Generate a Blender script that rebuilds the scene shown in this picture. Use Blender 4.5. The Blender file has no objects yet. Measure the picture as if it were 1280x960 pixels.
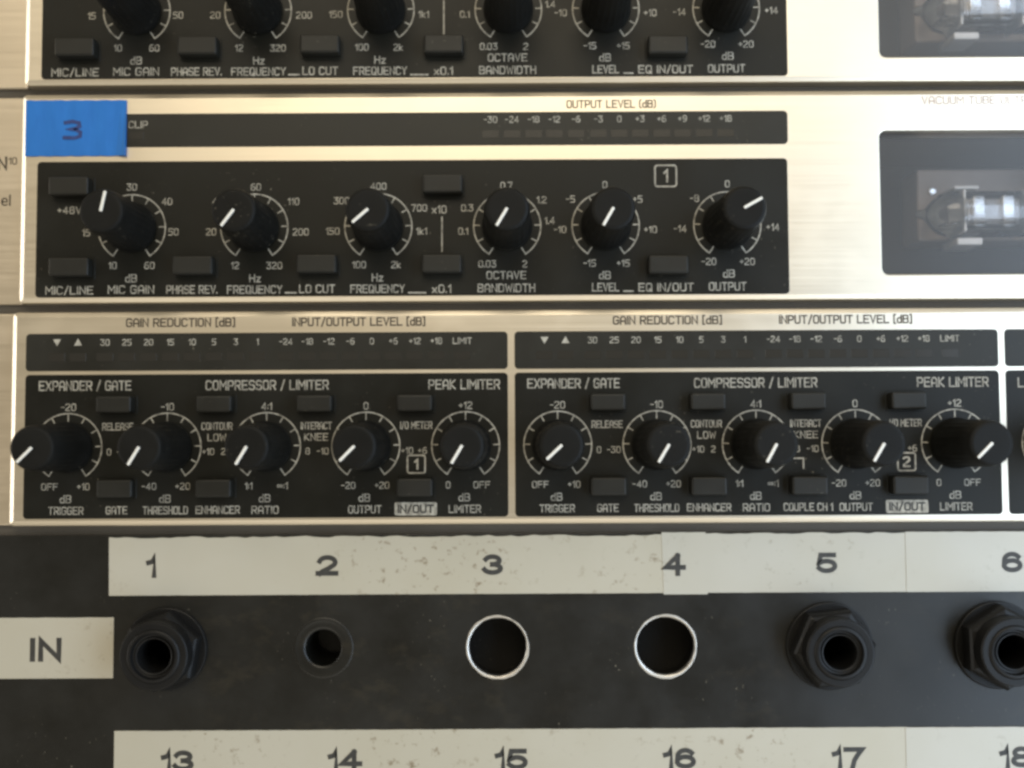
import bpy, bmesh, math, random
from mathutils import Matrix, Vector
random.seed(7)
C = bpy.context.scene.collection
SC = bpy.context.scene
S = 0.001                                   # every length below is in millimetres

# ------------------------------------------------------------------ camera
cam_data = bpy.data.cameras.new('camera')
cam = bpy.data.objects.new('camera', cam_data)
C.objects.link(cam)
cam.matrix_world = (Matrix.Translation((0, -219.0 * S, 0))
                    @ Matrix.Rotation(math.radians(93.0), 4, 'X')
                    @ Matrix.Rotation(-0.005, 4, 'Z'))
cam_data.sensor_width = 36.0
cam_data.lens = 36.0 * 1372.0 / 1280.0
cam_data.clip_start = 0.01
cam_data.clip_end = 50.0
cam_data.dof.use_dof = True
cam_data.dof.focus_distance = 0.214
cam_data.dof.aperture_fstop = 8.0
SC.camera = cam

# ------------------------------------------------------------------ room light
world = bpy.data.worlds.new('World')
SC.world = world
world.use_nodes = True
wb = world.node_tree.nodes['Background']
wb.inputs['Color'].default_value = (1.0, 0.87, 0.64, 1)
wb.inputs['Strength'].default_value = 0.33

def area(name, loc, target, sx, sy, color, watts):
    d = bpy.data.lights.new(name, 'AREA')
    d.shape = 'RECTANGLE'; d.size = sx; d.size_y = sy
    d.color = color; d.energy = watts
    o = bpy.data.objects.new(name, d); C.objects.link(o)
    o.location = loc
    o.rotation_euler = (Vector(target) - Vector(loc)).to_track_quat('-Z', 'Y').to_euler()
    return o
area('window_light', (0.353, -0.26, -0.03), (0.14, 0, -0.01), 0.30, 0.70, (0.62, 0.79, 1.0), 3.1)
area('ceiling_lamp', (-0.02, -0.50, 0.385), (-0.01, 0, 0.05), 0.44, 0.33, (1.0, 0.88, 0.68), 1.9)

area('left_edge_fill', (-0.75, -0.22, 0.05), (-0.1, 0, 0.03), 0.16, 0.7, (1.0, 0.97, 0.92), 1.9)  # strip light added at far left to whiten the left bevels
area('low_bounce_fill', (0.0, -0.55, -0.50), (0.0, 0, 0.03), 1.0, 0.30, (1.0, 0.93, 0.80), 1.2)  # added fill from below, standing in for bounce, brightens the bottom edges
SC.view_settings.view_transform = 'Standard'
SC.view_settings.look = 'None'
SC.view_settings.exposure = 0.0
SC.view_settings.gamma = 1.0
SC.view_settings.use_curve_mapping = False
SC.cycles.filter_width = 2.8

# ------------------------------------------------------------------ materials
def mat(name, color, rough=0.5, metallic=0.0, spec=0.5):
    m = bpy.data.materials.new(name); m.use_nodes = True
    b = m.node_tree.nodes['Principled BSDF']
    b.inputs['Base Color'].default_value = (*color, 1)
    b.inputs['Roughness'].default_value = rough
    b.inputs['Metallic'].default_value = metallic
    b.inputs['Specular IOR Level'].default_value = spec
    return m, m.node_tree.nodes, m.node_tree.links, b

def coords(N, L, scale, geo=True):
    tc = N.new('ShaderNodeNewGeometry')
    mp = N.new('ShaderNodeMapping')
    mp.inputs['Scale'].default_value = scale
    L.new(tc.outputs['Position'], mp.inputs['Vector'])
    return mp.outputs['Vector']

def noise(N, L, vec, scale, detail=3, rough=0.55):
    n = N.new('ShaderNodeTexNoise')
    n.inputs['Scale'].default_value = scale
    n.inputs['Detail'].default_value = detail
    n.inputs['Roughness'].default_value = rough
    L.new(vec, n.inputs['Vector'])
    return n.outputs['Fac']

def ramp(N, L, fac, p0, c0, p1, c1):
    r = N.new('ShaderNodeValToRGB')
    r.color_ramp.elements[0].position = p0; r.color_ramp.elements[0].color = (*c0, 1)
    r.color_ramp.elements[1].position = p1; r.color_ramp.elements[1].color = (*c1, 1)
    L.new(fac, r.inputs['Fac'])
    return r.outputs['Color']

def mixc(N, L, fac, a, b, mode='MIX'):
    x = N.new('ShaderNodeMix'); x.data_type = 'RGBA'; x.blend_type = mode
    for sock, v in ((x.inputs[0], fac), (x.inputs[6], a), (x.inputs[7], b)):
        if isinstance(v, (int, float)): sock.default_value = v
        elif isinstance(v, tuple): sock.default_value = (*v, 1)
        else: L.new(v, sock)
    return x.outputs[2]

def bump(N, L, b, height, strength, dist):
    n = N.new('ShaderNodeBump')
    n.inputs['Strength'].default_value = strength
    n.inputs['Distance'].default_value = dist
    L.new(height, n.inputs['Height']); L.new(n.outputs['Normal'], b.inputs['Normal'])

def rgb2(f):                       # grey ramp helper
    return (f, f, f)

def brushed(name, color, rough):
    m, N, L, b = mat(name, color, rough, 1.0)
    streak = noise(N, L, coords(N, L, (14, 60, 2600)), 1.0, 4, 0.6)
    cloud = noise(N, L, coords(N, L, (30, 30, 60)), 1.0, 3)
    c = mixc(N, L, streak, tuple(k * 0.93 for k in color), tuple(min(1, k * 1.05) for k in color))
    c = mixc(N, L, ramp(N, L, cloud, 0.35, (0, 0, 0), 0.75, rgb2(0.35)), c, tuple(k * q for k, q in zip(color, (0.92, 0.90, 0.86))))
    L.new(c, b.inputs['Base Color'])
    smudge = noise(N, L, coords(N, L, (60, 60, 75)), 1.0, 5, 0.7)      # finger marks dull the gloss in patches
    r1 = ramp(N, L, streak, 0.2, rgb2(rough - 0.06), 0.8, rgb2(rough + 0.08))
    L.new(mixc(N, L, ramp(N, L, smudge, 0.50, (0, 0, 0), 0.66, rgb2(0.28)), r1, rgb2(rough + 0.16)), b.inputs['Roughness'])
    bump(N, L, b, streak, 0.16, 0.00006)
    return m

def dusty_black(name, color, rough, dust=0.5, spec=0.5, speck=0.62, grain=0.15, scuff=0.0):
    m, N, L, b = mat(name, color, rough, 0.0, spec)
    v = coords(N, L, (1, 1, 1))
    haze = noise(N, L, v, 55, 4, 0.65)
    flecks = noise(N, L, v, 1500, 2, 0.5)
    gate = noise(N, L, v, 90, 2, 0.5)
    c = mixc(N, L, ramp(N, L, haze, 0.35, (0, 0, 0), 0.8, rgb2(dust)), color, tuple(k * 1.8 + 0.006 for k in color))
    f = ramp(N, L, flecks, speck + 0.06, (0, 0, 0), speck + 0.16, (1, 1, 1))
    g = ramp(N, L, gate, 0.5, (0, 0, 0), 0.68, (1, 1, 1))
    fm = mixc(N, L, 1.0, f, g, 'MULTIPLY')
    c = mixc(N, L, fm, c, (0.16, 0.145, 0.11))
    if scuff:
        sm = noise(N, L, coords(N, L, (1, 1, 1.6)), 130, 6, 0.72)
        sg = noise(N, L, v, 17, 2, 0.5)
        k = mixc(N, L, 1.0, ramp(N, L, sm, 0.53, (0, 0, 0), 0.66, rgb2(scuff)), ramp(N, L, sg, 0.42, (0, 0, 0), 0.62, (1, 1, 1)), 'MULTIPLY')
        c = mixc(N, L, k, c, (0.055, 0.044, 0.026))
    L.new(c, b.inputs['Base Color'])
    L.new(ramp(N, L, haze, 0.3, rgb2(rough - 0.05), 0.75, rgb2(min(1, rough + 0.12))), b.inputs['Roughness'])
    bump(N, L, b, noise(N, L, v, 3200, 2), grain, 0.00004)
    return m

M = {}
M['gold'] = brushed('champagne_metal', (0.75, 0.685, 0.57), 0.36)
M['ear'] = brushed('champagne_metal_ear', (0.74, 0.66, 0.54), 0.38)
M['black'] = dusty_black('panel_black', (0.0052, 0.0052, 0.0034), 0.42, 0.5, 0.24)
M['smoke'] = dusty_black('meter_smoke', (0.013, 0.0125, 0.0095), 0.40, 0.4, 0.3, grain=0.05)
M['patch'] = dusty_black('patch_black', (0.0045, 0.0045, 0.0036), 0.34, 0.6, 0.44, speck=0.635, grain=0.12, scuff=0.16)
M['knob'] = dusty_black('knob_rubber', (0.0036, 0.0036, 0.0030), 0.55, 0.5, 0.16, speck=0.60)
M['button'] = dusty_black('button_plastic', (0.0105, 0.0103, 0.0082), 0.46, 0.4, 0.32, grain=0.05)
M['jack'] = dusty_black('jack_plastic', (0.0045, 0.0045, 0.0045), 0.38, 0.5, 0.22, grain=0.1)
M['void'] = mat('rack_dark', (0.004, 0.0038, 0.0035), 0.9, 0, 0.1)[0]
M['cup'] = dusty_black('hole_backing', (0.005, 0.0045, 0.0035), 0.7, 0.6, 0.2)
M['gapmetal'] = dusty_black('rack_dark_metal', (0.055, 0.047, 0.036), 0.55, 0.5)
M['led'] = mat('led_lens', (0.024, 0.022, 0.018), 0.25, 0, 0.35)[0]
M['silver'] = brushed('bare_aluminium', (0.66, 0.64, 0.60), 0.42)
M['pointer'] = mat('pointer_white', (0.70, 0.69, 0.64), 0.5)[0]

def ink_mat(name, color, lo):
    m, N, L, b = mat(name, color, 0.6)
    v = coords(N, L, (1, 1, 1))
    n = noise(N, L, v, 900, 3, 0.6)
    L.new(mixc(N, L, ramp(N, L, n, 0.3, (0, 0, 0), 0.62, (1, 1, 1)), lo, color), b.inputs['Base Color'])
    return m
M['ink'] = ink_mat('silkscreen_cream', (0.40, 0.38, 0.32), (0.15, 0.14, 0.115))
M['darkink'] = ink_mat('silkscreen_brown', (0.035, 0.026, 0.016), (0.09, 0.07, 0.045))
M['glareink'] = ink_mat('silkscreen_glare_washed', (0.30, 0.20, 0.17), (0.42, 0.32, 0.28))  # window glare over the tube title, put into a paler ink colour
M['labelink'] = ink_mat('label_black_ink', (0.022, 0.022, 0.020), (0.040, 0.038, 0.034))
M['marker'] = ink_mat('marker_ink', (0.012, 0.03, 0.13), (0.018, 0.05, 0.20))

def label_mat(name, color, dirt):
    m, N, L, b = mat(name, color, 0.42)
    v = coords(N, L, (1, 1, 1))
    cloud = noise(N, L, v, 26, 4, 0.6)
    spots = noise(N, L, v, 480, 5, 0.66)
    gate = noise(N, L, v, 32, 2, 0.5)
    c = mixc(N, L, ramp(N, L, cloud, 0.35, (0, 0, 0), 0.75, rgb2(0.55)), color, tuple(k * q for k, q in zip(color, (0.84, 0.81, 0.72))))
    f = ramp(N, L, spots, 0.57, (0, 0, 0), 0.67, (1, 1, 1))
    g = ramp(N, L, gate, 0.46, (0, 0, 0), 0.66, rgb2(dirt))
    c = mixc(N, L, mixc(N, L, 1.0, f, g, 'MULTIPLY'), c, (0.16, 0.12, 0.07))
    L.new(c, b.inputs['Base Color'])
    bump(N, L, b, noise(N, L, v, 180, 3), 0.12, 0.0002)
    return m
M['label'] = label_mat('label_paper', (0.42, 0.398, 0.33), 0.9)
M['label2'] = label_mat('label_paper_clean', (0.43, 0.418, 0.368), 0.5)

m, N, L, b = mat('blue_tape', (0.022, 0.165, 0.50), 0.6, 0, 0.25)
v = coords(N, L, (1, 1, 1))
n = noise(N, L, coords(N, L, (1, 1, 0.35)), 420, 3)
L.new(mixc(N, L, n, (0.014, 0.12, 0.40), (0.022, 0.165, 0.51)), b.inputs['Base Color'])
bump(N, L, b, noise(N, L, coords(N, L, (1, 1, 0.2)), 1800, 2), 0.35, 0.00008)
M['tape'] = m

m = bpy.data.materials.new('window_pane'); m.use_nodes = True
N, L = m.node_tree.nodes, m.node_tree.links
N.clear()
out = N.new('ShaderNodeOutputMaterial'); mx = N.new('ShaderNodeMixShader'); mx2 = N.new('ShaderNodeMixShader')
tr = N.new('ShaderNodeBsdfTransparent'); tr.inputs['Color'].default_value = (0.95, 0.95, 0.96, 1)
gl = N.new('ShaderNodeBsdfGlossy'); gl.inputs['Roughness'].default_value = 0.38
df = N.new('ShaderNodeBsdfDiffuse'); df.inputs['Color'].default_value = (0.35, 0.35, 0.35, 1)
fr = N.new('ShaderNodeFresnel'); fr.inputs['IOR'].default_value = 1.45
mx2.inputs[0].default_value = 0.05
L.new(tr.outputs[0], mx2.inputs[1]); L.new(df.outputs[0], mx2.inputs[2])
L.new(fr.outputs[0], mx.inputs[0]); L.new(mx2.outputs[0], mx.inputs[1]); L.new(gl.outputs[0], mx.inputs[2])
L.new(mx.outputs[0], out.inputs['Surface'])
M['pane'] = m

m = bpy.data.materials.new('tube_glass'); m.use_nodes = True
N, L = m.node_tree.nodes, m.node_tree.links
N.clear()
out = N.new('ShaderNodeOutputMaterial'); mx = N.new('ShaderNodeMixShader')
tr = N.new('ShaderNodeBsdfTransparent'); tr.inputs['Color'].default_value = (0.90, 0.91, 0.92, 1)
gl = N.new('ShaderNodeBsdfGlossy'); gl.inputs['Roughness'].default_value = 0.06
fr = N.new('ShaderNodeFresnel'); fr.inputs['IOR'].default_value = 1.9
L.new(fr.outputs[0], mx.inputs[0]); L.new(tr.outputs[0], mx.inputs[1]); L.new(gl.outputs[0], mx.inputs[2])
L.new(mx.outputs[0], out.inputs['Surface'])
M['glass'] = m
M['cavity'] = dusty_black('tube_cavity', (0.020, 0.019, 0.018), 0.6, 0.4, 0.3)
M['holder'] = dusty_black('tube_holder_plastic', (0.40, 0.32, 0.26), 0.5, 0.4)
M['steel'] = brushed('tube_plate_steel', (0.95, 0.93, 0.90), 0.26)
M['dullsteel'] = brushed('tube_plate_grey', (0.50, 0.48, 0.46), 0.45)
M['mica'] = mat('mica_white', (0.88, 0.86, 0.82), 0.35)[0]
M['getter'] = mat('getter_mirror', (0.93, 0.92, 0.90), 0.12, 1.0)[0]

# ------------------------------------------------------------------ helpers
def link(name, verts, faces, m, parent=None, smooth=False, loc=None, fix=True):
    """verts are (x, h, z) in mm; h runs out of the rack towards the viewer."""
    me = bpy.data.meshes.new(name)
    me.from_pydata([(x * S, -h * S, z * S) for x, h, z in verts], [], faces)
    if fix:
        bm = bmesh.new(); bm.from_mesh(me)
        bmesh.ops.recalc_face_normals(bm, faces=bm.faces)
        bm.to_mesh(me); bm.free()
    if smooth:
        me.shade_smooth() if smooth is True else me.set_sharp_from_angle(angle=smooth)
        if smooth is not True:
            for p in me.polygons: p.use_smooth = True
    me.materials.append(M[m])
    return place(name, me, parent, loc)

def place(name, me, parent=None, loc=None):
    o = bpy.data.objects.new(name, me); C.objects.link(o)
    if loc: o.location = (loc[0] * S, -loc[1] * S, loc[2] * S)
    if parent:
        o.parent = parent
        o.matrix_parent_inverse = Matrix.Translation(-Vector(parent.get('_w', (0, 0, 0))))
    return o

def thing(name, label, cat, x, h, z, group=None):
    o = bpy.data.objects.new(name, None); C.objects.link(o)
    o.empty_display_size = 0.01
    o.location = (x * S, -h * S, z * S)
    o['_w'] = list(o.location)
    o['label'] = label; o['category'] = cat
    if group: o['group'] = group
    return o

def tag(o, label, cat, group=None):
    o['label'] = label; o['category'] = cat
    if group: o['group'] = group
    return o

def rrect(x0, x1, z0, z1, r, n=5):
    def f(i):
        a0, a1, b0, b1 = x0 + i, x1 - i, z0 + i, z1 - i
        q = max(r - i, 0.02); P = []
        for cx, cz, s in ((a1 - q, b1 - q, 0), (a0 + q, b1 - q, 90), (a0 + q, b0 + q, 180), (a1 - q, b0 + q, 270)):
            for k in range(n):
                t = math.radians(s + 90 * k / (n - 1))
                P.append((cx + q * math.cos(t), cz + q * math.sin(t)))
        return P
    return f

def circ(cx, cz, r, n=48):
    return lambda i: [(cx + (r - i) * math.cos(2 * math.pi * k / n), cz + (r - i) * math.sin(2 * math.pi * k / n)) for k in range(n)]

def hexa(cx, cz, r, rot=0.0):
    return lambda i: [(cx + (r - i * 1.15) * math.cos(rot + math.pi / 3 * k), cz + (r - i * 1.15) * math.sin(rot + math.pi / 3 * k)) for k in range(6)]

def solid(name, outer, holes, h0, h1, bev, m, parent=None, steps=3, smooth=0.2, profile=None):
    """a slab with rounded front edges and real openings"""
    bm = bmesh.new()
    def V(p, h): return bm.verts.new((p[0], h, p[1]))
    front = []
    for f, sg in [(outer, 1)] + [(q, -0.25) for q in holes]:
        rings = [[V(p, h0) for p in f(0)]]
        pr = profile or [(bev * (1 - math.cos(math.pi / 2 * k / steps)), bev * (1 - math.sin(math.pi / 2 * k / steps))) for k in range(steps + 1)]
        for inset, drop in pr:
            rings.append([V(p, h1 - drop * abs(sg)) for p in f(sg * inset)])
        n = len(rings[0])
        for A, B in zip(rings, rings[1:]):
            for i in range(n):
                bm.faces.new((A[i], A[(i + 1) % n], B[(i + 1) % n], B[i]))
        front.append(rings[-1])
    if holes:
        es = []
        for R in front:
            for i in range(len(R)):
                e = bm.edges.get((R[i], R[(i + 1) % len(R)]))
                es.append(e)
        bmesh.ops.triangle_fill(bm, edges=es, use_beauty=True, use_dissolve=False)
    else:
        bm.faces.new(front[0])
        bm.faces.new(list(reversed([v for v in bm.verts][:len(front[0])])))
    bm.verts.ensure_lookup_table(); bm.verts.index_update()
    vs = [tuple(v.co) for v in bm.verts]
    fs = [[v.index for v in f.verts] for f in bm.faces]
    bm.free()
    return link(name, vs, fs, m, parent, smooth)

def lathe(name, prof, n, m, parent=None, flute=None, loc=None, smooth=0.6, fix=True):
    vs, fs = [], []
    for j, (r, h) in enumerate(prof):
        for k in range(n):
            a = 2 * math.pi * k / n
            q = r
            if flute and flute[0] <= j <= flute[1]:
                q = r * (1 + flute[2] * math.cos(flute[3] * a))
            vs.append((q * math.cos(a), h, q * math.sin(a)))
    for j in range(len(prof) - 1):
        for k in range(n):
            fs.append((j * n + k, j * n + (k + 1) % n, (j + 1) * n + (k + 1) % n, (j + 1) * n + k))
    fs.append(tuple((len(prof) - 1) * n + k for k in range(n)))
    return link(name, vs, fs, m, parent, smooth, loc, fix)

# --- silkscreen lettering: a square technical stroke alphabet, each word one thin print
G = {
 'A': '0,0 0,4.6 1.2,6 2.8,6 4,4.6 4,0;0,2.3 4,2.3', 'B': '0,0 0,6 3.2,6 3.9,5.3 3.9,3.8 3.2,3.1 0,3.1;3.2,3.1 4,2.4 4,.7 3.3,0 0,0',
 'C': '4,.9 3.2,0 .8,0 0,.9 0,5.1 .8,6 3.2,6 4,5.1', 'D': '0,0 0,6 3,6 4,5 4,1 3,0 0,0', 'E': '4,0 0,0 0,6 4,6;0,3.1 3.4,3.1',
 'F': '0,0 0,6 4,6;0,3.1 3.3,3.1', 'G': '2.4,2.9 4,2.9 4,.9 3.2,0 .8,0 0,.9 0,5.1 .8,6 3.2,6 4,5.2', 'H': '0,0 0,6;4,0 4,6;0,3.1 4,3.1',
 'I': '0,0 0,6', 'K': '0,0 0,6;3.8,6 .2,3.1 4,0', 'L': '0,6 0,0 3.7,0', 'M': '0,0 0,6 2.4,2.4 4.8,6 4.8,0', 'N': '0,0 0,6 4,0 4,6',
 'O': '.8,0 0,.9 0,5.1 .8,6 3.2,6 4,5.1 4,.9 3.2,0 .8,0', 'P': '0,0 0,6 3.2,6 4,5.2 4,3.4 3.2,2.6 0,2.6',
 'Q': '.8,0 0,.9 0,5.1 .8,6 3.2,6 4,5.1 4,.9 3.2,0 .8,0;2.4,1.6 4.2,-.4', 'R': '0,0 0,6 3.2,6 4,5.2 4,3.5 3.2,2.7 0,2.7;2.2,2.7 4,0',
 'S': '0,.8 .8,0 3.2,0 4,.8 4,2.3 3.2,3.1 .8,3.1 0,3.9 0,5.2 .8,6 3.2,6 4,5.2', 'T': '0,6 4,6;2,6 2,0', 'U': '0,6 0,.9 .8,0 3.2,0 4,.9 4,6',
 'V': '0,6 2,0 4,6', 'W': '0,6 1.2,0 2.6,4.6 4,0 5.2,6', 'X': '0,0 4,6;0,6 4,0', 'Y': '0,6 2,3 4,6;2,3 2,0', 'Z': '0,6 4,6 0,0 4,0',
 'd': '3.2,6 3.2,0 .8,0 0,.8 0,3 .8,3.8 3.2,3.8', 'z': '0,4 3,4 0,0 3,0', 'k': '0,0 0,6;2.8,4 .2,2 3,0', 'x': '0,0 3,3.8;0,3.8 3,0',
 'e': '3,.3 2.4,0 .8,0 0,.8 0,3.2 .8,4 2.4,4 3,3.2 3,2 0,2', 'l': '0,0 0,6', 'o': '.8,0 0,.8 0,3.2 .8,4 2.4,4 3.2,3.2 3.2,.8 2.4,0 .8,0',
 '0': '.8,0 0,.9 0,5.1 .8,6 2.8,6 3.6,5.1 3.6,.9 2.8,0 .8,0', '1': '0,4.6 1.5,6 1.5,0', '2': '0,5.2 .8,6 2.8,6 3.6,5.2 3.6,3.9 0,.9 0,0 3.6,0',
 '3': '0,6 3.6,6 1.6,3.5 2.8,3.5 3.6,2.7 3.6,.8 2.8,0 .8,0 0,.8', '4': '2.8,0 2.8,6 0,1.7 3.8,1.7', '5': '3.6,6 .2,6 0,3.4 2.8,3.4 3.6,2.6 3.6,.8 2.8,0 0,0',
 '6': '3.2,6 1.4,6 0,4.4 0,.8 .8,0 2.8,0 3.6,.8 3.6,2.6 2.8,3.4 0,3.4', '7': '0,6 3.6,6 1.4,0', '8': '.8,3.2 0,2.4 0,.8 .8,0 2.8,0 3.6,.8 3.6,2.4 2.8,3.2 .8,3.2 .1,3.9 .1,5.3 .8,6 2.8,6 3.5,5.3 3.5,3.9 2.8,3.2',
 '9': '.4,0 2.2,0 3.6,1.6 3.6,5.2 2.8,6 .8,6 0,5.2 0,3.4 .8,2.6 3.6,2.6', '+': '0,3 2.8,3;1.4,1.6 1.4,4.4', '-': '0,3 2.4,3', '/': '0,-.5 2.6,6.4',
 '.': '0,0 0,.5', ':': '0,1 0,1.6;0,3.6 0,4.2', '[': '1.2,6.5 0,6.5 0,-.5 1.2,-.5', ']': '0,6.5 1.2,6.5 1.2,-.5 0,-.5', '(': '1.2,6.5 0,5.3 0,.7 1.2,-.5', ')': '0,6.5 1.2,5.3 1.2,.7 0,-.5',
 '~': '1,1.6 .3,2 0,2.8 .3,3.6 1,4 1.8,3.6 3,2 3.8,1.6 4.5,2 4.8,2.8 4.5,3.6 3.8,4 3,3.6 1.8,2 1,1.6', '_': '0,-.2 4,-.2', '"': '0,6 0,4.6;1.2,6 1.2,4.6',
}
G = {k: [[tuple(float(c) for c in p.split(',')) for p in pl.split()] for pl in v.split(';')] for k, v in G.items()}

def ribbon(vs, fs, P, w, h):
    closed = len(P) > 2 and P[0] == P[-1]
    if closed: P = P[:-1]
    n = len(P); A = []
    for i in range(n):
        p = Vector(P[i])
        d0 = (p - Vector(P[i - 1])).normalized() if (closed or i > 0) else None
        d1 = (Vector(P[(i + 1) % n]) - p).normalized() if (closed or i < n - 1) else None
        if d0 is None: d0 = d1
        if d1 is None: d1 = d0
        t = (d0 + d1)
        t = t.normalized() if t.length > 1e-4 else d1
        nn = Vector((-t.y, t.x)); c = max(0.45, nn.dot(Vector((-d1.y, d1.x))))
        e = Vector((0, 0))
        if not closed and i == 0: e = -d1 * w / 2
        if not closed and i == n - 1: e = d0 * w / 2
        A.append((p + e + nn * w / 2 / c, p + e - nn * w / 2 / c))
    b = len(vs)
    for l, r in A:
        vs.append((l.x, h, l.y)); vs.append((r.x, h, r.y))
    for i in range(n if closed else n - 1):
        j = (i + 1) % n
        fs.append((b + 2 * i, b + 2 * i + 1, b + 2 * j + 1, b + 2 * j))

def text(s, x, z, cap, parent, m='ink', h=0.12, width=None, stroke=None, name='lettering'):
    u = cap / 6.0
    xs = 0.0; items = []
    for ch in s:
        if ch == ' ': xs += 3.0; continue
        g = G[ch]; gw = max(p[0] for pl in g for p in pl)
        items.append((xs, g)); xs += gw + 1.75
    tot = xs - 1.75
    w = stroke or cap * 0.135
    cap -= w; u = cap / 6.0
    ux = u if width is None else min(max((width - w) / max(tot, .1), u * 0.55), u * 1.7)
    vs, fs = [], []; lay = 0
    for ox, g in items:
        for q, pl in enumerate(g):
            ribbon(vs, fs, [(x + (ox + a - tot / 2) * ux, z - cap / 2 + b * u) for a, b in pl], w, h + 0.012 * q)
    return link(name, vs, fs, m, parent, fix=False)

def span(s, x0, z0, x1, z1, cap, parent, m='ink', **k):
    return text(s, (x0 + x1) / 2, (z0 + z1) / 2, cap, parent, m, width=abs(x1 - x0), **k)

def dash(x0, z0, x1, z1, w, parent, m='ink', h=0.12, name='printed_line'):
    vs, fs = [], []
    ribbon(vs, fs, [(x0, z0), (x1, z1)], w, h)
    return link(name, vs, fs, m, parent, fix=False)

def polyline(P, w, parent, m='ink', h=0.12, name='printed_line'):
    vs, fs = [], []
    ribbon(vs, fs, P, w, h)
    return link(name, vs, fs, m, parent, fix=False)

def tri(x, z, r, up, parent):
    s = 1 if up else -1
    return link('meter_arrow', [(x - r, .12, z - s * r * .8), (x + r, .12, z - s * r * .8), (x, .12, z + s * r)], [(0, 1, 2)], 'ink', parent, fix=False)

def boxed(s, x, z, a, parent):
    P = rrect(x - a, x + a, z - a, z + a, a * 0.25)(0)
    polyline(P + [P[0]], 0.32, parent, name='printed_frame')
    text(s, x, z, a * 1.25, parent, stroke=0.4)

def arc(cx, cy, rx, ry, a0, a1, n=14):
    return [(cx + rx * math.cos(math.radians(a0 + (a1 - a0) * k / n)), cy + ry * math.sin(math.radians(a0 + (a1 - a0) * k / n))) for k in range(n + 1)]
# broad grotesque numerals of the printed labels (centre lines, height 1)
W = {
 '1': ([[(-.34, .72), (-.16, .77), (-.05, .86), (0, 1.04), (0, -.08)]], .55),
 '2': ([arc(0, .70, .47, .30, 168, -38) + [(.06, .30), (-.30, .12), (-.44, -.02)], [(-.56, 0), (.52, 0)]], 1.0),
 '3': ([arc(0, .755, .42, .245, 160, -90), arc(0, .255, .49, .255, 90, -165)], 1.0),
 '4': ([[(.22, -.12), (.22, 1.0)], [(.22, 1.0), (-.50, .27), (.02, .27)], [(.0, .27), (.56, .27)]], 1.06),
 '5': ([[(.44, 1.0), (-.34, 1.0), (-.44, .50)] + arc(.0, .31, .50, .31, 140, -155)], 1.0),
 '6': ([arc(.02, .62, .46, .38, 35, 180, 10) + [(-.46, .33)], arc(.02, .30, .48, .30, 180, 540, 24)], 1.0),
 '7': ([[(-.48, 1.0), (.48, 1.0), (.22, .66), (.02, .32), (-.08, -.08)]], 1.0),
 '8': ([arc(0, .755, .40, .245, -90, 270, 22), arc(0, .26, .48, .26, 90, 450, 24)], 1.0),
 'I': ([[(0, -.08), (0, 1.08)]], .30),
 'N': ([[(-.5, -.08), (-.5, 1.06), (.5, -.06), (.5, 1.08)]], 1.2),
}
def label_text(s, x, z, m, parent, h, hgt=3.15, xs=3.35, stroke=0.96, gap=0.62):
    tot = sum(W[c][1] * xs for c in s) + gap * 2 * (len(s) - 1) * .6
    cx = x - tot / 2; vs, fs = [], []
    for c in s:
        w = W[c][1] * xs; q = cx + w / 2
        if c == '1': q += .17 * xs
        for i, pl in enumerate(W[c][0]):
            P = [(q + a * xs, z - hgt / 2 + b * hgt) for a, b in pl]
            if len(P) > 4 and (Vector(P[0]) - Vector(P[-1])).length < 1e-3: P[-1] = P[0]
            ribbon(vs, fs, P, stroke, h + 0.012 * i)
        cx += w + gap * 1.2
    return link('number', vs, fs, m, parent, fix=False)

# dial scale: thin arc with eleven inward ticks
DIAL_R = 6.75
def dial_mesh():
    vs, fs = [], []
    A = [math.radians(-147 + 294 * k / 60) for k in range(61)]
    ribbon(vs, fs, [(DIAL_R * math.sin(a), DIAL_R * math.cos(a)) for a in A], 0.26, 0.12)
    for k in range(11):
        a = math.radians(-147 + 29.4 * k)
        q = DIAL_R - (1.45 if k in (0, 5, 10) else 1.15)
        ribbon(vs, fs, [(DIAL_R * math.sin(a), DIAL_R * math.cos(a)), (q * math.sin(a), q * math.cos(a))], 0.25, 0.135)
    me = bpy.data.meshes.new('dial_scale')
    me.from_pydata([(x * S, -h * S, z * S) for x, h, z in vs], [], fs)
    me.materials.append(M['ink'])
    return me
DIAL = dial_mesh()

def knob_meshes():
    prof = [(5.0, 0.35), (5.05, 0.9), (4.95, 1.6), (4.62, 2.2), (4.5, 8.0), (4.30, 15.0), (4.18, 16.0), (3.98, 16.55), (3.62, 16.8), (3.3, 16.82), (0.6, 16.72)]
    o = lathe('knob', prof, 72, 'knob', None, (3, 5, 0.016, 24))
    k = o.data; bpy.data.objects.remove(o)
    b = solid('pointer', rrect(-0.27, 0.27, -0.15, 3.75, 0.15, 3), [], 16.5, 16.98, 0.08, 'pointer', None, steps=2)
    p = b.data; bpy.data.objects.remove(b)
    return k, p
KNOB, POINTER = knob_meshes()

def control(x, z, ang, unit, panel):
    place('dial_scale', DIAL, panel, (x, 0, z))
    k = place('knob', KNOB, unit, (x, 0, z))
    k.rotation_euler = (0, math.radians(ang), 0)
    p = bpy.data.objects.new('pointer', POINTER); C.objects.link(p); p.parent = k

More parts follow.
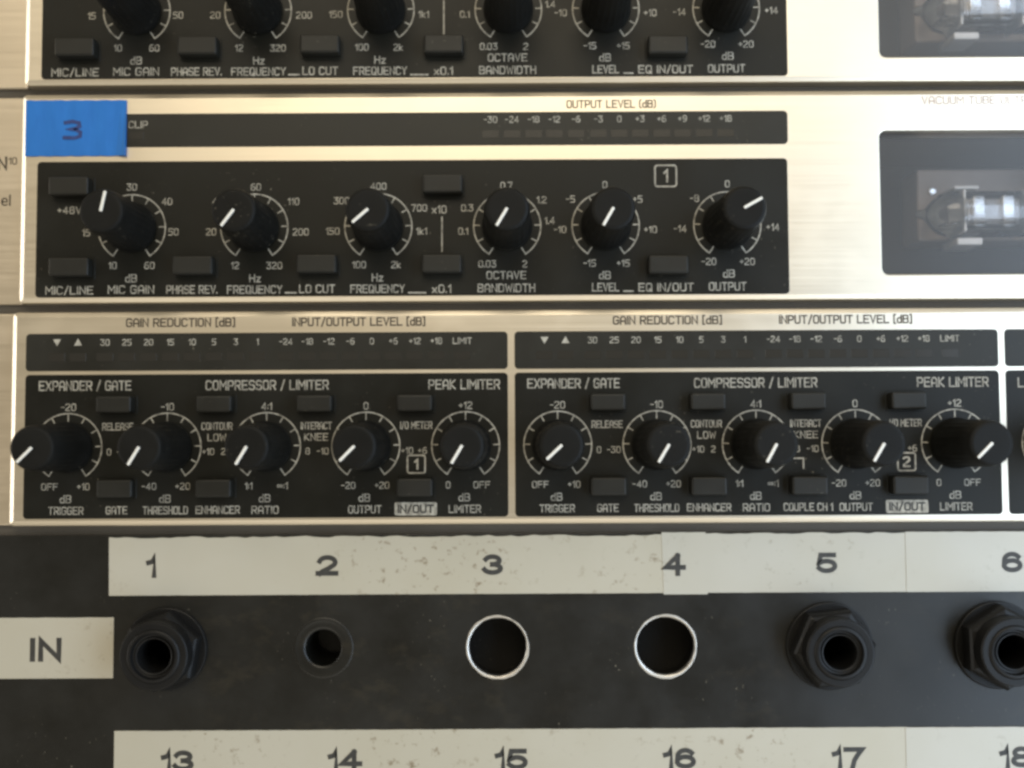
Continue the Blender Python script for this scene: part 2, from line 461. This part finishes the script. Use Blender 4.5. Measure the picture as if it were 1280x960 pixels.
def button(x, z, w, d, out, unit, tilt=0.0):
    """x, z is where the button stem leaves the panel"""
    o = solid('button', rrect(-w / 2, w / 2, -d / 2, d / 2, 0.45), [], 0.02, out, 0.42, 'button', None)
    me = o.data; bpy.data.objects.remove(o)
    b = place('button', me, unit, (x, 0, z))
    f = solid('button_slot', rrect(-w / 2 - .42, w / 2 + .42, -d / 2 - .42, d / 2 + .42, 0.4), [rrect(-w / 2 - .06, w / 2 + .06, -d / 2 - .06, d / 2 + .06, 0.4)], 0.0, 0.22, 0.08, 'black', None, steps=1)
    fm = f.data; bpy.data.objects.remove(f)
    s = bpy.data.objects.new('button_slot', fm); C.objects.link(s); s.parent = b

# ------------------------------------------------------------------ rack behind everything
back = solid('rack_frame', rrect(-150, 350, -120, 125, 1), [], -60, -42, 0.5, 'void', None)
back['kind'] = 'structure'
for nm, zc in (('rack_shelf', 71.4), ('rack_shelf', 27.1), ('rack_shelf', -17.5)):
    o = solid(nm, rrect(-135, 345, zc - 3.0, zc + 3.0, 0.5), [], -41, -3.2, 0.3, 'gapmetal', None)
    o['kind'] = 'structure'

U_RIGHT = 345.0
def chassis(unit, x0, zb, zt, holes, earx=-135.0):
    """raised champagne face plate with a rolled edge, and the ear it steps down to"""
    f = solid('face_plate', rrect(x0, U_RIGHT, zb, zt, 1.0), holes, -6.0, 0.0, 0, 'gold', unit, smooth=0.12, profile=[(0, 1.2), (0.12, 0.55), (0.25, 0.40), (0.85, 0.10), (1.1, 0.0)])
    e = solid('rack_ear', rrect(earx, x0 - 0.05, zb + 0.1, zt - 0.1, 0.3), [], -5.2, -2.2, 0.3, 'ear', unit)
    return f, e

# ------------------------------------------------------------------ microphone preamps
def preamp(dx, dz, x0, label, angles, own):
    def q(x, z): return (x + dx, z + dz)
    def Tx(s, x, z, cap=1.5, par=None, **k): return text(s, x + dx, z + dz, cap, par or panel, **k)
    def Sp(s, x0_, z0_, x1_, z1_, cap=1.72): return span(s, x0_ + dx, z0_ + dz + 0.15, x1_ + dx, z1_ + dz + 0.15, cap, panel)
    zb, zt = 28.10 + dz, 70.85 + dz
    unit = thing('microphone_preamp', label, 'preamp', x0, 0, zb, 'champagne microphone preamps in the rack')
    wx0, wz1 = q(74.51, 62.46)
    _, wz0 = q(74.02, 33.15)
    wx1 = wx0 + 46
    face, ear = chassis(unit, x0, zb, zt, [rrect(wx0, wx1, wz0, wz1, 1.3)])
    px0, pz1 = q(-95.59, 56.94); px1, pz0 = q(55.79, 29.36)
    pz1 = 56.85 + dz; pz0 = 29.3 + dz
    panel = solid('control_panel', rrect(px0, px1, pz0, pz1, 0.8), [], -0.4, 0.10, 0.06, 'black', unit, steps=1)
    mx0, mz1 = q(-96.08, 66.61); mx1, mz0 = q(56.01, 59.28)
    mz1 = 66.6 + dz; mz0 = 59.75 + dz
    meter = solid('meter_panel', rrect(mx0, mx1, mz0, mz1, 0.9), [], -0.4, 0.10, 0.06, 'smoke', unit, steps=1)
    # dials and knobs
    for (x, z), a in zip([(-76.34, 43.31), (-51.70, 43.18), (-26.74, 43.14), (-0.81, 43.09), (19.00, 43.15), (43.48, 43.19)], angles):
        control(x + dx, 43.3 + dz, a, unit, panel)
    # push buttons
    for x, z in [(-88.23, 51.34), (-87.96, 35.13), (-63.37, 35.33), (-38.77, 35.52), (-13.66, 51.45), (-13.85, 35.40), (31.22, 35.01)]:
        button(x + dx, z + dz, 7.9, 3.7, 2.8, unit)
    # numbers round the dials
    for s, x, z in [('15', -85.51, 42.38), ('30', -76.45, 51.61), ('40', -69.32, 48.64), ('50', -67.96, 42.45), ('10', -80.10, 35.70), ('60', -72.71, 35.67),
                    ('60', -51.44, 51.49), ('40', -59.16, 48.59), ('110', -43.84, 48.51), ('20', -60.39, 42.42), ('200', -42.35, 42.32), ('12', -55.50, 35.58), ('320', -47.63, 35.54),
                    ('400', -26.75, 51.52), ('300', -34.16, 48.63), ('700', -18.52, 47.08), ('150', -35.91, 42.45), ('1k1', -18.04, 42.36), ('100', -30.59, 35.62), ('2k', -23.19, 35.58),
                    ('0.7', -0.93, 51.56), ('0.3', -8.85, 47.03), ('1.2', 6.15, 48.59), ('1.4', 7.74, 44.35), ('0.1', -9.67, 42.32), ('0.03', -4.86, 35.65), ('2', 2.69, 35.61),
                    ('0', 18.92, 51.62), ('-5', 11.96, 48.72), ('+5', 25.50, 48.65), ('-10', 9.82, 42.55), ('+10', 28.01, 42.46), ('-15', 15.72, 35.71), ('+15', 22.47, 35.67),
                    ('0', 43.61, 51.66), ('-8', 36.95, 48.76), ('-14', 33.97, 42.59), ('+14', 52.65, 42.82), ('-20', 39.67, 35.91), ('+20', 47.39, 35.87)]:
        Tx(s, x, z, 1.45)
    for s, x, z in [('dB', -76.37, 33.10), ('Hz', -51.47, 32.97), ('Hz', -26.88, 33.01), ('OCTAVE', -1.02, 33.36), ('dB', 18.75, 33.26), ('dB', 43.65, 33.46), ('x10', -14.49, 46.74)]:
        Tx(s, x, z, 1.65)
    Sp('MIC/LINE', -93.52, 30.60, -83.88, 30.55); Sp('MIC GAIN', -80.99, 30.70, -71.68, 30.65); Sp('PHASE REV.', -69.27, 30.64, -58.99, 30.59)
    Sp('FREQUENCY', -57.07, 30.58, -45.99, 30.52); Sp('LO CUT', -42.62, 30.66, -35.39, 30.63); Sp('FREQUENCY', -32.34, 30.61, -21.42, 30.56)
    Sp('x0.1', -15.96, 30.53, -12.11, 30.51); Sp('BANDWIDTH', -6.81, 30.65, 4.75, 30.59); Sp('LEVEL', 16.15, 30.69, 21.61, 30.66)
    Sp('EQ IN/OUT', 25.47, 30.65, 36.55, 30.59); Sp('OUTPUT', 39.60, 30.74, 47.14, 30.70); Sp('+48V', -91.38, 46.80, -86.54, 46.78, 1.5)
    def line(a, b, c, d): dash(a + dx, b + dz, c + dx, d + dz, 0.3, panel)
    line(-45.34, 30.03, -43.26, 30.02); line(-20.62, 29.91, -17.25, 29.89); line(22.57, 30.01, 24.34, 30.00); line(-13.93, 45.11, -13.94, 38.29)
    bx, bz = q(31.21, 53.35); boxed('1', bx, bz, 2.15, panel)
    # level meter
    for s, x, z in [('-30', -4.10, 64.66), ('-24', 0.27, 64.64), ('-18', 4.64, 64.78), ('-12', 8.85, 64.76), ('-6', 13.22, 64.74), ('-3', 17.75, 64.72), ('0', 21.96, 64.70),
                    ('+3', 26.17, 64.84), ('+6', 30.54, 64.82), ('+9', 34.75, 64.80), ('+12', 39.12, 64.94), ('+18', 43.49, 64.92)]:
        text(s, x + dx, 65.05 + dz, 1.35, meter)
        solid('meter_segment', rrect(x + dx - 1.7, x + dx + 1.7, 61.3 + dz, 62.9 + dz, 0.15, 3), [], 0.06, 0.14, 0.03, 'led', meter, steps=1)
    x, z = q(-75.32, 64.37); text('CLIP', x, z, 1.5, meter)
    x, z = q(-75.78, 62.07); solid('meter_segment', rrect(x - 1.5, x + 1.5, z - .8, z + .8, 0.15, 3), [], 0.06, 0.14, 0.03, 'led', meter, steps=1)
    a = q(11.30, 68.20); b = q(29.44, 68.11); span('OUTPUT LEVEL (dB)', *a, *b, 1.7, face, 'darkink', h=0.03, stroke=0.27)
    a = q(83.24, 68.49); b = q(110.79, 68.68); span('VACUUM TUBE ULTRAGAIN', *a, *b, 1.7, face, 'glareink', h=0.03)
    if own:
        text('N', *(-103.71, 57.16), 2.8, ear, 'darkink', h=-2.16, stroke=0.5)
        text('10', *(-101.60, 57.65), 1.5, ear, 'darkink', h=-2.16)
        text('el', *(-102.83, 49.58), 2.3, ear, 'darkink', h=-2.16, stroke=0.3)
    # tube window: cavity, tube, pane
    win = solid('tube_window_frame', rrect(wx0 - 1, wx1 + 1, wz0 - 1, wz1 + 1, 1.5), [rrect(wx0 + 0.1, wx1 - 0.1, wz0 + 0.1, wz1 - 0.1, 1.3)], -30, -6.1, 0.1, 'cavity', unit, steps=1)
    solid('cavity_back', rrect(wx0 - 1, wx1 + 1, wz0 - 1, wz1 + 1, 1.5), [], -32, -30.1, 0.1, 'cavity', win, steps=1)
    solid('tube_window_pane', rrect(wx0 - 0.8, wx1 + 0.8, wz0 - 0.8, wz1 + 0.8, 1.2), [], -2.4, -1.4, 0.05, 'pane', unit, steps=1)
    tx, tz = q(94.47, 48.13)
    tube = lathe('vacuum_tube', [(0.4, -7.5), (0.9, -7.2), (1.1, -6.0), (2.6, -4.6), (4.2, -3.0), (4.8, -1.0), (4.9, 1.0), (4.9, 26), (4.6, 27)], 40, 'glass', unit, None, None, True)
    for v in tube.data.vertices:                      # lay the tube on its side along the window
        x, y, z = v.co; v.co = (tx * S - y, 14 * S + x, tz * S + z)
    # (the tube's pip points left)
    def tb(name, xa, xb, za, zb_, ha, hb, m):
        return solid(name, rrect(tx + xa, tx + xb, tz + za, tz + zb_, 0.25, 3), [], ha, hb, 0.15, m, tube, steps=2)
    tb('plate', 2.2, 13.5, -2.6, 2.9, -17.5, -11.6, 'dullsteel')
    tb('plate_rib', 3.2, 5.6, -3.2, 3.3, -11.7, -10.4, 'steel'); tb('plate_rib', 9.4, 11.8, -3.2, 3.3, -11.7, -10.4, 'steel')
    tb('mica_spacer', 0.9, 1.4, -4.5, 4.5, -18.2, -9.9, 'mica'); tb('mica_spacer', 14.0, 14.5, -4.5, 4.5, -18.2, -9.9, 'mica')
    tb('getter_ring', -2.8, 0.4, -2.8, -2.2, -15.0, -10.6, 'getter')
    tb('support_rod', -3.5, 24, 2.9, 3.4, -14.2, -13.6, 'steel'); tb('support_rod', -3.5, 24, -3.5, -3.0, -14.2, -13.6, 'steel')
    hx, hz = q(89.38, 51.18)
    hold = solid('tube_holder', rrect(hx, hx + 36, hz - 7.6, hz + 8.2, 0.6), [], -29.9, -20.0, 0.4, 'holder', unit)
    solid('holder_clip', rrect(tx + 0.2, tx + 5.6, tz - 6.9, tz - 5.4, 0.3), [], -19.9, -12, 0.3, 'mica', hold)
    solid('holder_clip', rrect(tx + 0.2, tx + 5.6, tz + 5.3, tz + 6.0, 0.3), [], -19.9, -13, 0.3, 'mica', hold)
    for zz in (-2.6, 3.2):
        solid('screw', circ(hx + 3.2, hz + zz, 0.9, 16), [], -20.05, -19.3, 0.3, 'getter', hold)
    return unit

preamp(0.45, 44.45, (-98.79, 81.96)[0], 'champagne rack preamp at the very top, cut off by the photo edge, without blue tape', (-30, 20, -60, 10, 30, 10), False)
preamp(0.0, 0.0, (-99.09, 49.93)[0], 'whole champagne rack preamp with blue tape on its upper left corner', (12, 217, 229, 211, 210, 61), True)

# ------------------------------------------------------------------ compressor
CX0 = (-100.27, 5.59)[0]
comp = thing('compressor', 'champagne rack compressor with gain reduction meters, between taped preamp and black patch panel', 'compressor', CX0, 0, -16.4)
cface, cear = chassis(comp, CX0, -16.45, 26.45, [])

def channel(ox, x0, x1, num, angles):
    """one channel strip; ox is the shift from the first channel"""
    panel = solid('control_panel', rrect(x0, x1, -14.9, 13.75, 0.8), [], -0.4, 0.10, 0.06, 'black', comp, steps=1)
    meter = solid('meter_panel', rrect(x0, x1, 14.5, 22.0, 0.8), [], -0.4, 0.10, 0.06, 'smoke', comp, steps=1)
    X = [-88.5, -68.75, -48.95, -29.15, -9.3]
    for x, a in zip(X, angles):
        control(x + ox, -0.75, a, comp, panel)
    mid = [(a + b) / 2 for a, b in zip(X, X[1:])]
    for i, x in enumerate(mid):
        button(x + ox, 7.7, 6.9, 3.3, 2.9, comp)
    low = [0, 1, 3] if num == '1' else [0, 1, 2, 3]
    for i in low:
        button(mid[i] + ox, -8.9, 7.0, 3.6, 1.9 if (num == '1' and i == 0) else 2.8, comp)
    top = ['-20', '-10', '4:1', '0', '+12']; lo = ['OFF', '-40', '1:1', '-20', '0']; hi = ['+10', '+20', '~:1', '+20', 'OFF']
    nm = ['TRIGGER', 'THRESHOLD', 'RATIO', 'OUTPUT', 'LIMITER']; wd = [7.0, 9.0, 5.4, 6.6, 6.4]
    for x, t, l, r, n, w in zip(X, top, lo, hi, nm, wd):
        x += ox
        text(t, x, 7.25, 1.5, panel); text(l, x - 3.5, -8.55, 1.4, panel); text(r, x + 3.2, -8.55, 1.4, panel)
        text('dB', x - 0.3, -11.0, 1.6, panel); text(n, x - 0.2, -13.3, 1.6, panel, width=w)
    for i, (r, l) in enumerate([('0', '-30'), ('+10', '2'), ('8', '-10'), ('+10', '+6')]):
        text(r, X[i] + ox + 8.2, -1.7, 1.35, panel); text(l, X[i + 1] + ox - 8.6, -1.7, 1.35, panel)
    z1 = 3.35
    text('RELEASE', mid[0] + ox, z1, 1.5, panel, width=6.2); text('CONTOUR', mid[1] + ox, z1, 1.5, panel, width=6.2); text('LOW', mid[1] + ox, 1.1, 1.5, panel)
    text('INTERACT', mid[2] + ox, z1, 1.5, panel, width=6.2); text('KNEE', mid[2] + ox, 1.1, 1.5, panel); text('I/O METER', mid[3] + ox + 0.1, z1, 1.5, panel, width=6.4)
    text('GATE', mid[0] + ox, -13.25, 1.6, panel, width=4.3); text('ENHANCER', mid[1] + ox + 0.3, -13.25, 1.6, panel, width=8.8)
    if num == '2':
        text('COUPLE CH 1', mid[2] + ox + 0.2, -13.25, 1.6, panel, width=9.8)
        polyline([(mid[2] + ox - 2.4, -3.6), (mid[2] + ox - 0.6, -3.6), (mid[2] + ox - 0.6, -5.6)], 0.28, panel)
    boxed(num, mid[3] + ox + 0.1, -4.4, 1.75, panel)
    bx = mid[3] + ox
    bd = solid('printed_badge', rrect(bx - 4.2, bx + 4.2, -14.55, -11.95, 0.3, 3), [], 0.08, 0.13, 0.02, 'ink', panel, steps=1)
    text('IN/OUT', bx, -13.25, 1.7, panel, 'labelink', h=0.16, width=7.2, stroke=0.34)
    span('EXPANDER / GATE', -94.5 + ox, 11.55, -76.0 + ox, 11.55, 2.0, panel); span('COMPRESSOR / LIMITER', -61.2 + ox, 11.5, -36.6 + ox, 11.5, 2.0, panel)
    span('PEAK LIMITER', -16.7 + ox, 11.45, -2.4 + ox, 11.45, 2.0, panel)
    # meters
    tri(-91.0 + ox, 20.25, 0.8, False, meter); tri(-86.8 + ox, 20.25, 0.8, True, meter)
    sc = ['30', '25', '20', '15', '10', '5', '3', '1']; lv = ['-24', '-18', '-12', '-6', '0', '+6', '+12', '+18']
    pos = [-91.0, -86.8] + [-81.4 + 4.36 * i for i in range(8)] + [-45.2 + 4.30 * i for i in range(8)] + [-9.9]
    for p_, s in zip(pos[2:], sc + lv + ['LIMIT']):
        text(s, p_ + ox, 20.2, 1.3, meter)
    for p_ in pos:
        solid('meter_segment', rrect(p_ + ox - 1.65, p_ + ox + 1.65, 16.4, 18.1, 0.15, 3), [], 0.06, 0.14, 0.03, 'led', meter, steps=1)
    span('GAIN REDUCTION [dB]', -77.3 + ox, 24.15, -55.4 + ox, 24.15, 1.8, cface, 'darkink', h=0.03, stroke=0.31)
    span('INPUT/OUTPUT LEVEL [dB]', -44.0 + ox, 24.15, -17.3 + ox, 24.15, 1.8, cface, 'darkink', h=0.03, stroke=0.31)

channel(0.0, (-97.24, 5.57)[0], (-0.83, 5.09)[0], '1', (225, 211, 211, 225, 211))
channel(97.55, (0.53, 5.08)[0], (97.31, 4.60)[0], '2', (227, 211, 209, 211, 225))
p3 = solid('control_panel', rrect((98.59, 4.59)[0], 196.0, -14.9, 13.75, 0.8), [], -0.4, 0.10, 0.06, 'black', comp, steps=1)
solid('meter_panel', rrect((98.59, 4.59)[0], 196.0, 14.5, 22.0, 0.8), [], -0.4, 0.10, 0.06, 'smoke', comp, steps=1)
text('L', 101.65, 11.29, 2.0, p3)
control(108.3, -0.75, 150, comp, p3)

# ------------------------------------------------------------------ patch panel
PH = -2.2
patch = thing('patch_panel', 'black patch panel with a row of round jack holes, at the bottom', 'patch panel', -135, PH, -106)
J = [(-69.14, -41.07), (-37.89, -41.06), (-3.13, -40.76), (30.35, -40.93), (62.88, -40.77), (96.37, -40.78)]
JZ = sum(z for x, z in J) / 6
J = [(x, JZ) for x, z in J]
HR = [5.0, 5.0, 6.0, 6.0, 5.0, 5.0]
plate = solid('panel_plate', rrect(-135, 345, -106.0, -18.35, 0.4), [circ(x, z, r) for (x, z), r in zip(J, HR)], PH - 2.0, PH, 0.15, 'patch', patch, steps=2)
for (x, z) in J[2:4]:                                   # empty holes: bare metal shows on the drilled edge
    vs, fs = [], []; n = 72
    for k in range(n):
        a = 2 * math.pi * k / n
        w = 0.50 + 0.13 * math.sin(a * 2 + x) + 0.07 * math.sin(a * 7 + x) + 0.05 * math.sin(a * 17) + 0.12 * max(0, -math.sin(a + 0.4))
        for r, h in ((6.0 + w * 0.55, PH + 0.03), (6.0 + w * 0.15, PH + 0.07), (6.0 - w * 0.30, PH + 0.02), (5.92 - w * 0.45, PH - 0.5), (5.92, PH - 2.1)):
            vs.append((x + r * math.cos(a), h, z + r * math.sin(a)))
    for k in range(n):
        for j in range(4):
            fs.append((k * 5 + j, ((k + 1) % n) * 5 + j, ((k + 1) % n) * 5 + j + 1, k * 5 + j + 1))
    link('hole_rim', vs, fs, 'silver', patch, True, fix=False)
    lathe('hole_cup', [(6.3, -2.1), (6.3, -8.0), (0.5, -8.1)], 40, 'cup', patch, None, (x, PH, z), fix=False)

def jack(x, z, rot, proud, nut):
    """plastic jack: hex nut, round threaded collar, plug hole"""
    j = lathe('jack', [(5.3, 0.0), (5.3, proud - 0.7), (5.1, proud - 0.2), (4.8, proud), (4.35, proud), (4.2, proud - 0.25), (4.1, proud - 0.9), (3.75, proud - 1.0), (3.55, proud - 0.7), (3.3, proud - 0.8), (3.2, proud - 1.2), (3.15, -14), (0.5, -14.2)], 56, 'jack', patch, None, (x, PH, z), 0.7, False)
    o = solid('hex_nut', hexa(0, 0, nut, rot), [circ(0, 0, 5.25)], 0.9, proud * 0.55, 1.2, 'jack', None, steps=3)
    me = o.data; bpy.data.objects.remove(o)
    o = bpy.data.objects.new('hex_nut', me); C.objects.link(o); o.parent = j
    o = solid('washer', circ(0, 0, nut + 0.35), [circ(0, 0, 5.25)], 0.0, 0.95, 0.25, 'jack', None, steps=2)
    me = o.data; bpy.data.objects.remove(o)
    o = bpy.data.objects.new('washer', me); C.objects.link(o); o.parent = j
    o = solid('collar', circ(0, 0, 6.6), [circ(0, 0, 5.1)], proud * 0.5, proud - 0.35, 0.4, 'jack', None, steps=3)
    me = o.data; bpy.data.objects.remove(o)
    o = bpy.data.objects.new('collar', me); C.objects.link(o); o.parent = j
    return j
jack(*J[0], 0.35, 8.5, 7.9)
jack(*J[4], 0.10, 8.5, 8.3)
jack(*J[5], 0.55, 8.5, 8.3)
j2 = lathe('jack', [(6.0, 0.02), (5.8, 0.12), (5.4, 0.10), (5.2, 0.02), (4.4, 0.10), (3.8, 0.06), (3.55, -0.15), (3.45, -0.6), (3.4, -14), (0.5, -14.2)], 56, 'patch', patch, None, (*(J[1][0], PH, J[1][1]),), 0.7, False)

# ------------------------------------------------------------------ stuck-on labels
def strip(name, x0, z0, x1, z1, h, m, label, group=None, rough_top=0.0, skew=0.0):
    n = max(8, int((x1 - x0) / 1.5)); top, bot = [], []
    for k in range(n + 1):
        t = k / n; x = x0 + (x1 - x0) * t
        top.append((x + skew, z1 + (random.uniform(-1, .4) * rough_top if 0 < k < n else 0)))
        bot.append((x, z0 + (random.uniform(-.3, .3) * rough_top * .25 if 0 < k < n else 0)))
    vs = [(x, h, z) for x, z in top + bot] + [(x, PH + 0.01, z) for x, z in top + bot]
    N_ = n + 1; fs = []
    for k in range(n):
        fs.append((k, k + 1, N_ + k + 1, N_ + k))
        fs.append((2 * N_ + k, 2 * N_ + k + 1, k + 1, k)); fs.append((N_ + k, N_ + k + 1, 3 * N_ + k + 1, 3 * N_ + k))
    fs.append((0, N_, 3 * N_, 2 * N_)); fs.append((n, N_ + n, 3 * N_ + n, 2 * N_ + n))
    o = link(name, vs, fs, m)
    return tag(o, label, 'label', group)

GL = 'white numbered label strips stuck on the patch panel'
zt = -18.75; zb = -30.35
A = strip('label_strip', (-80.70, -24.07)[0], zb, (30.23, -24.62)[0], zt, PH + 0.14, 'label', 'long smudged white label strip reading 1 2 3, above the jacks', GL, 0.28, -0.15)
B = strip('label_strip', (30.07, -24.62)[0], zb - 0.28, (38.87, -24.67)[0], zt + 0.45, PH + 0.22, 'label2', 'short white label piece reading 4, above the right ringed hole', GL, 0.05, -0.3)
Cc = strip('label_strip', (38.87, -24.67)[0] - 1.2, zb, (78.89, -24.86)[0], zt + 0.2, PH + 0.15, 'label2', 'white label strip reading 5 along the upper row', GL, 0.22)
Dd = strip('label_strip', (78.57, -24.86)[0], zb - 0.02, 136.0, zt + 0.3, PH + 0.24, 'label2', 'white label strip reading 6 at the right edge, upper row', GL, 0.05)
zt2 = (-0.34, -56.96)[1]
E_ = strip('label_strip', (-79.25, -59.54)[0], zt2 - 11.6, (78.04, -60.31)[0], zt2, PH + 0.14, 'label', 'long white label strip reading 13 to 17 along the bottom', GL, 0.05)
F_ = strip('label_strip', (77.72, -60.31)[0], zt2 - 11.7, 136.0, zt2 - 0.05, PH + 0.24, 'label2', 'white label strip reading 18 in the bottom right corner', GL, 0.05)
I_ = strip('label_strip', -118.0, (-92.64, -46.62)[1], (-79.67, -40.70)[0], (-92.85, -34.63)[1], PH + 0.14, 'label', 'white label reading IN left of the first jack', GL, 0.05)
nz = -24.55
for s, px, w, par, h in (('1', -72.3, 2.3, A, .17), ('2', -37.1, 4.1, A, .17), ('3', -4.1, 4.0, A, .17), ('4', 32.2, 4.5, B, .29), ('5', 62.7, 4.2, Cc, .18), ('6', 99.7, 4.2, Dd, .27)):
    label_text(s, px, nz, 'labelink', par, PH + h)
nz2 = zt2 - 5.9
for s, px, w, par, h in (('13', (-66.84, -61.94)[0], 7.4, E_, .17), ('14', (-33.68, -62.11)[0], 7.6, E_, .17), ('15', (-0.69, -62.27)[0], 7.4, E_, .17), ('16', (32.62, -62.43)[0], 7.4, E_, .17), ('17', (66.09, -62.60)[0], 7.4, E_, .17), ('18', (99.24, -62.76)[0], 7.4, F_, .27)):
    label_text(s, px, nz2, 'labelink', par, PH + h)
label_text('IN', *(-93.22, -40.95), 'labelink', I_, PH + .17, stroke=1.05, xs=3.6)

tx0, tz1 = -98.08, 69.41; tx1, tz0 = -77.67, 57.99
tape = link('tape_label', [(tx0 + 20 * i / 20 * (tx1 - tx0) / 20, 0.22 + 0.05 * math.sin(i * 1.3) + (0.9 * max(0, (i - 17) / 3) ** 2 if z == tz0 else 0), z + 0.05 * math.sin(i * 2.1 + z)) for z in (tz0, tz1) for i in range(21)]
            + [(tx0 + i * (tx1 - tx0) / 20, 0.105, z + 0.05 * math.sin(i * 2.1 + z)) for z in (tz0, tz1) for i in range(21)],
            [(i, i + 1, 22 + i, 21 + i) for i in range(20)] + [(i, i + 1, 43 + i, 42 + i) for i in range(20)] + [(21 + i, 22 + i, 64 + i, 63 + i) for i in range(20)] + [(0, 21, 63, 42), (20, 41, 83, 62)], 'tape')
tag(tape, 'piece of blue tape with a handwritten 3 on the preamp', 'tape')
tx, tz = -88.42, 63.29
vs, fs = [], []
ribbon(vs, fs, [(tx + a, tz + b) for a, b in [(-1.5, 1.5), (-0.2, 1.75), (1.2, 1.45), (1.35, 0.7), (0.3, 0.25), (-0.9, 0.15), (0.5, 0.05), (1.5, -0.45), (1.45, -1.3), (0.3, -1.65), (-1.7, -1.55)]], 0.72, 0.31)
link('handwriting', vs, fs, 'marker', tape, fix=False)

for o in list(bpy.data.objects):
    if '_w' in o: del o['_w']
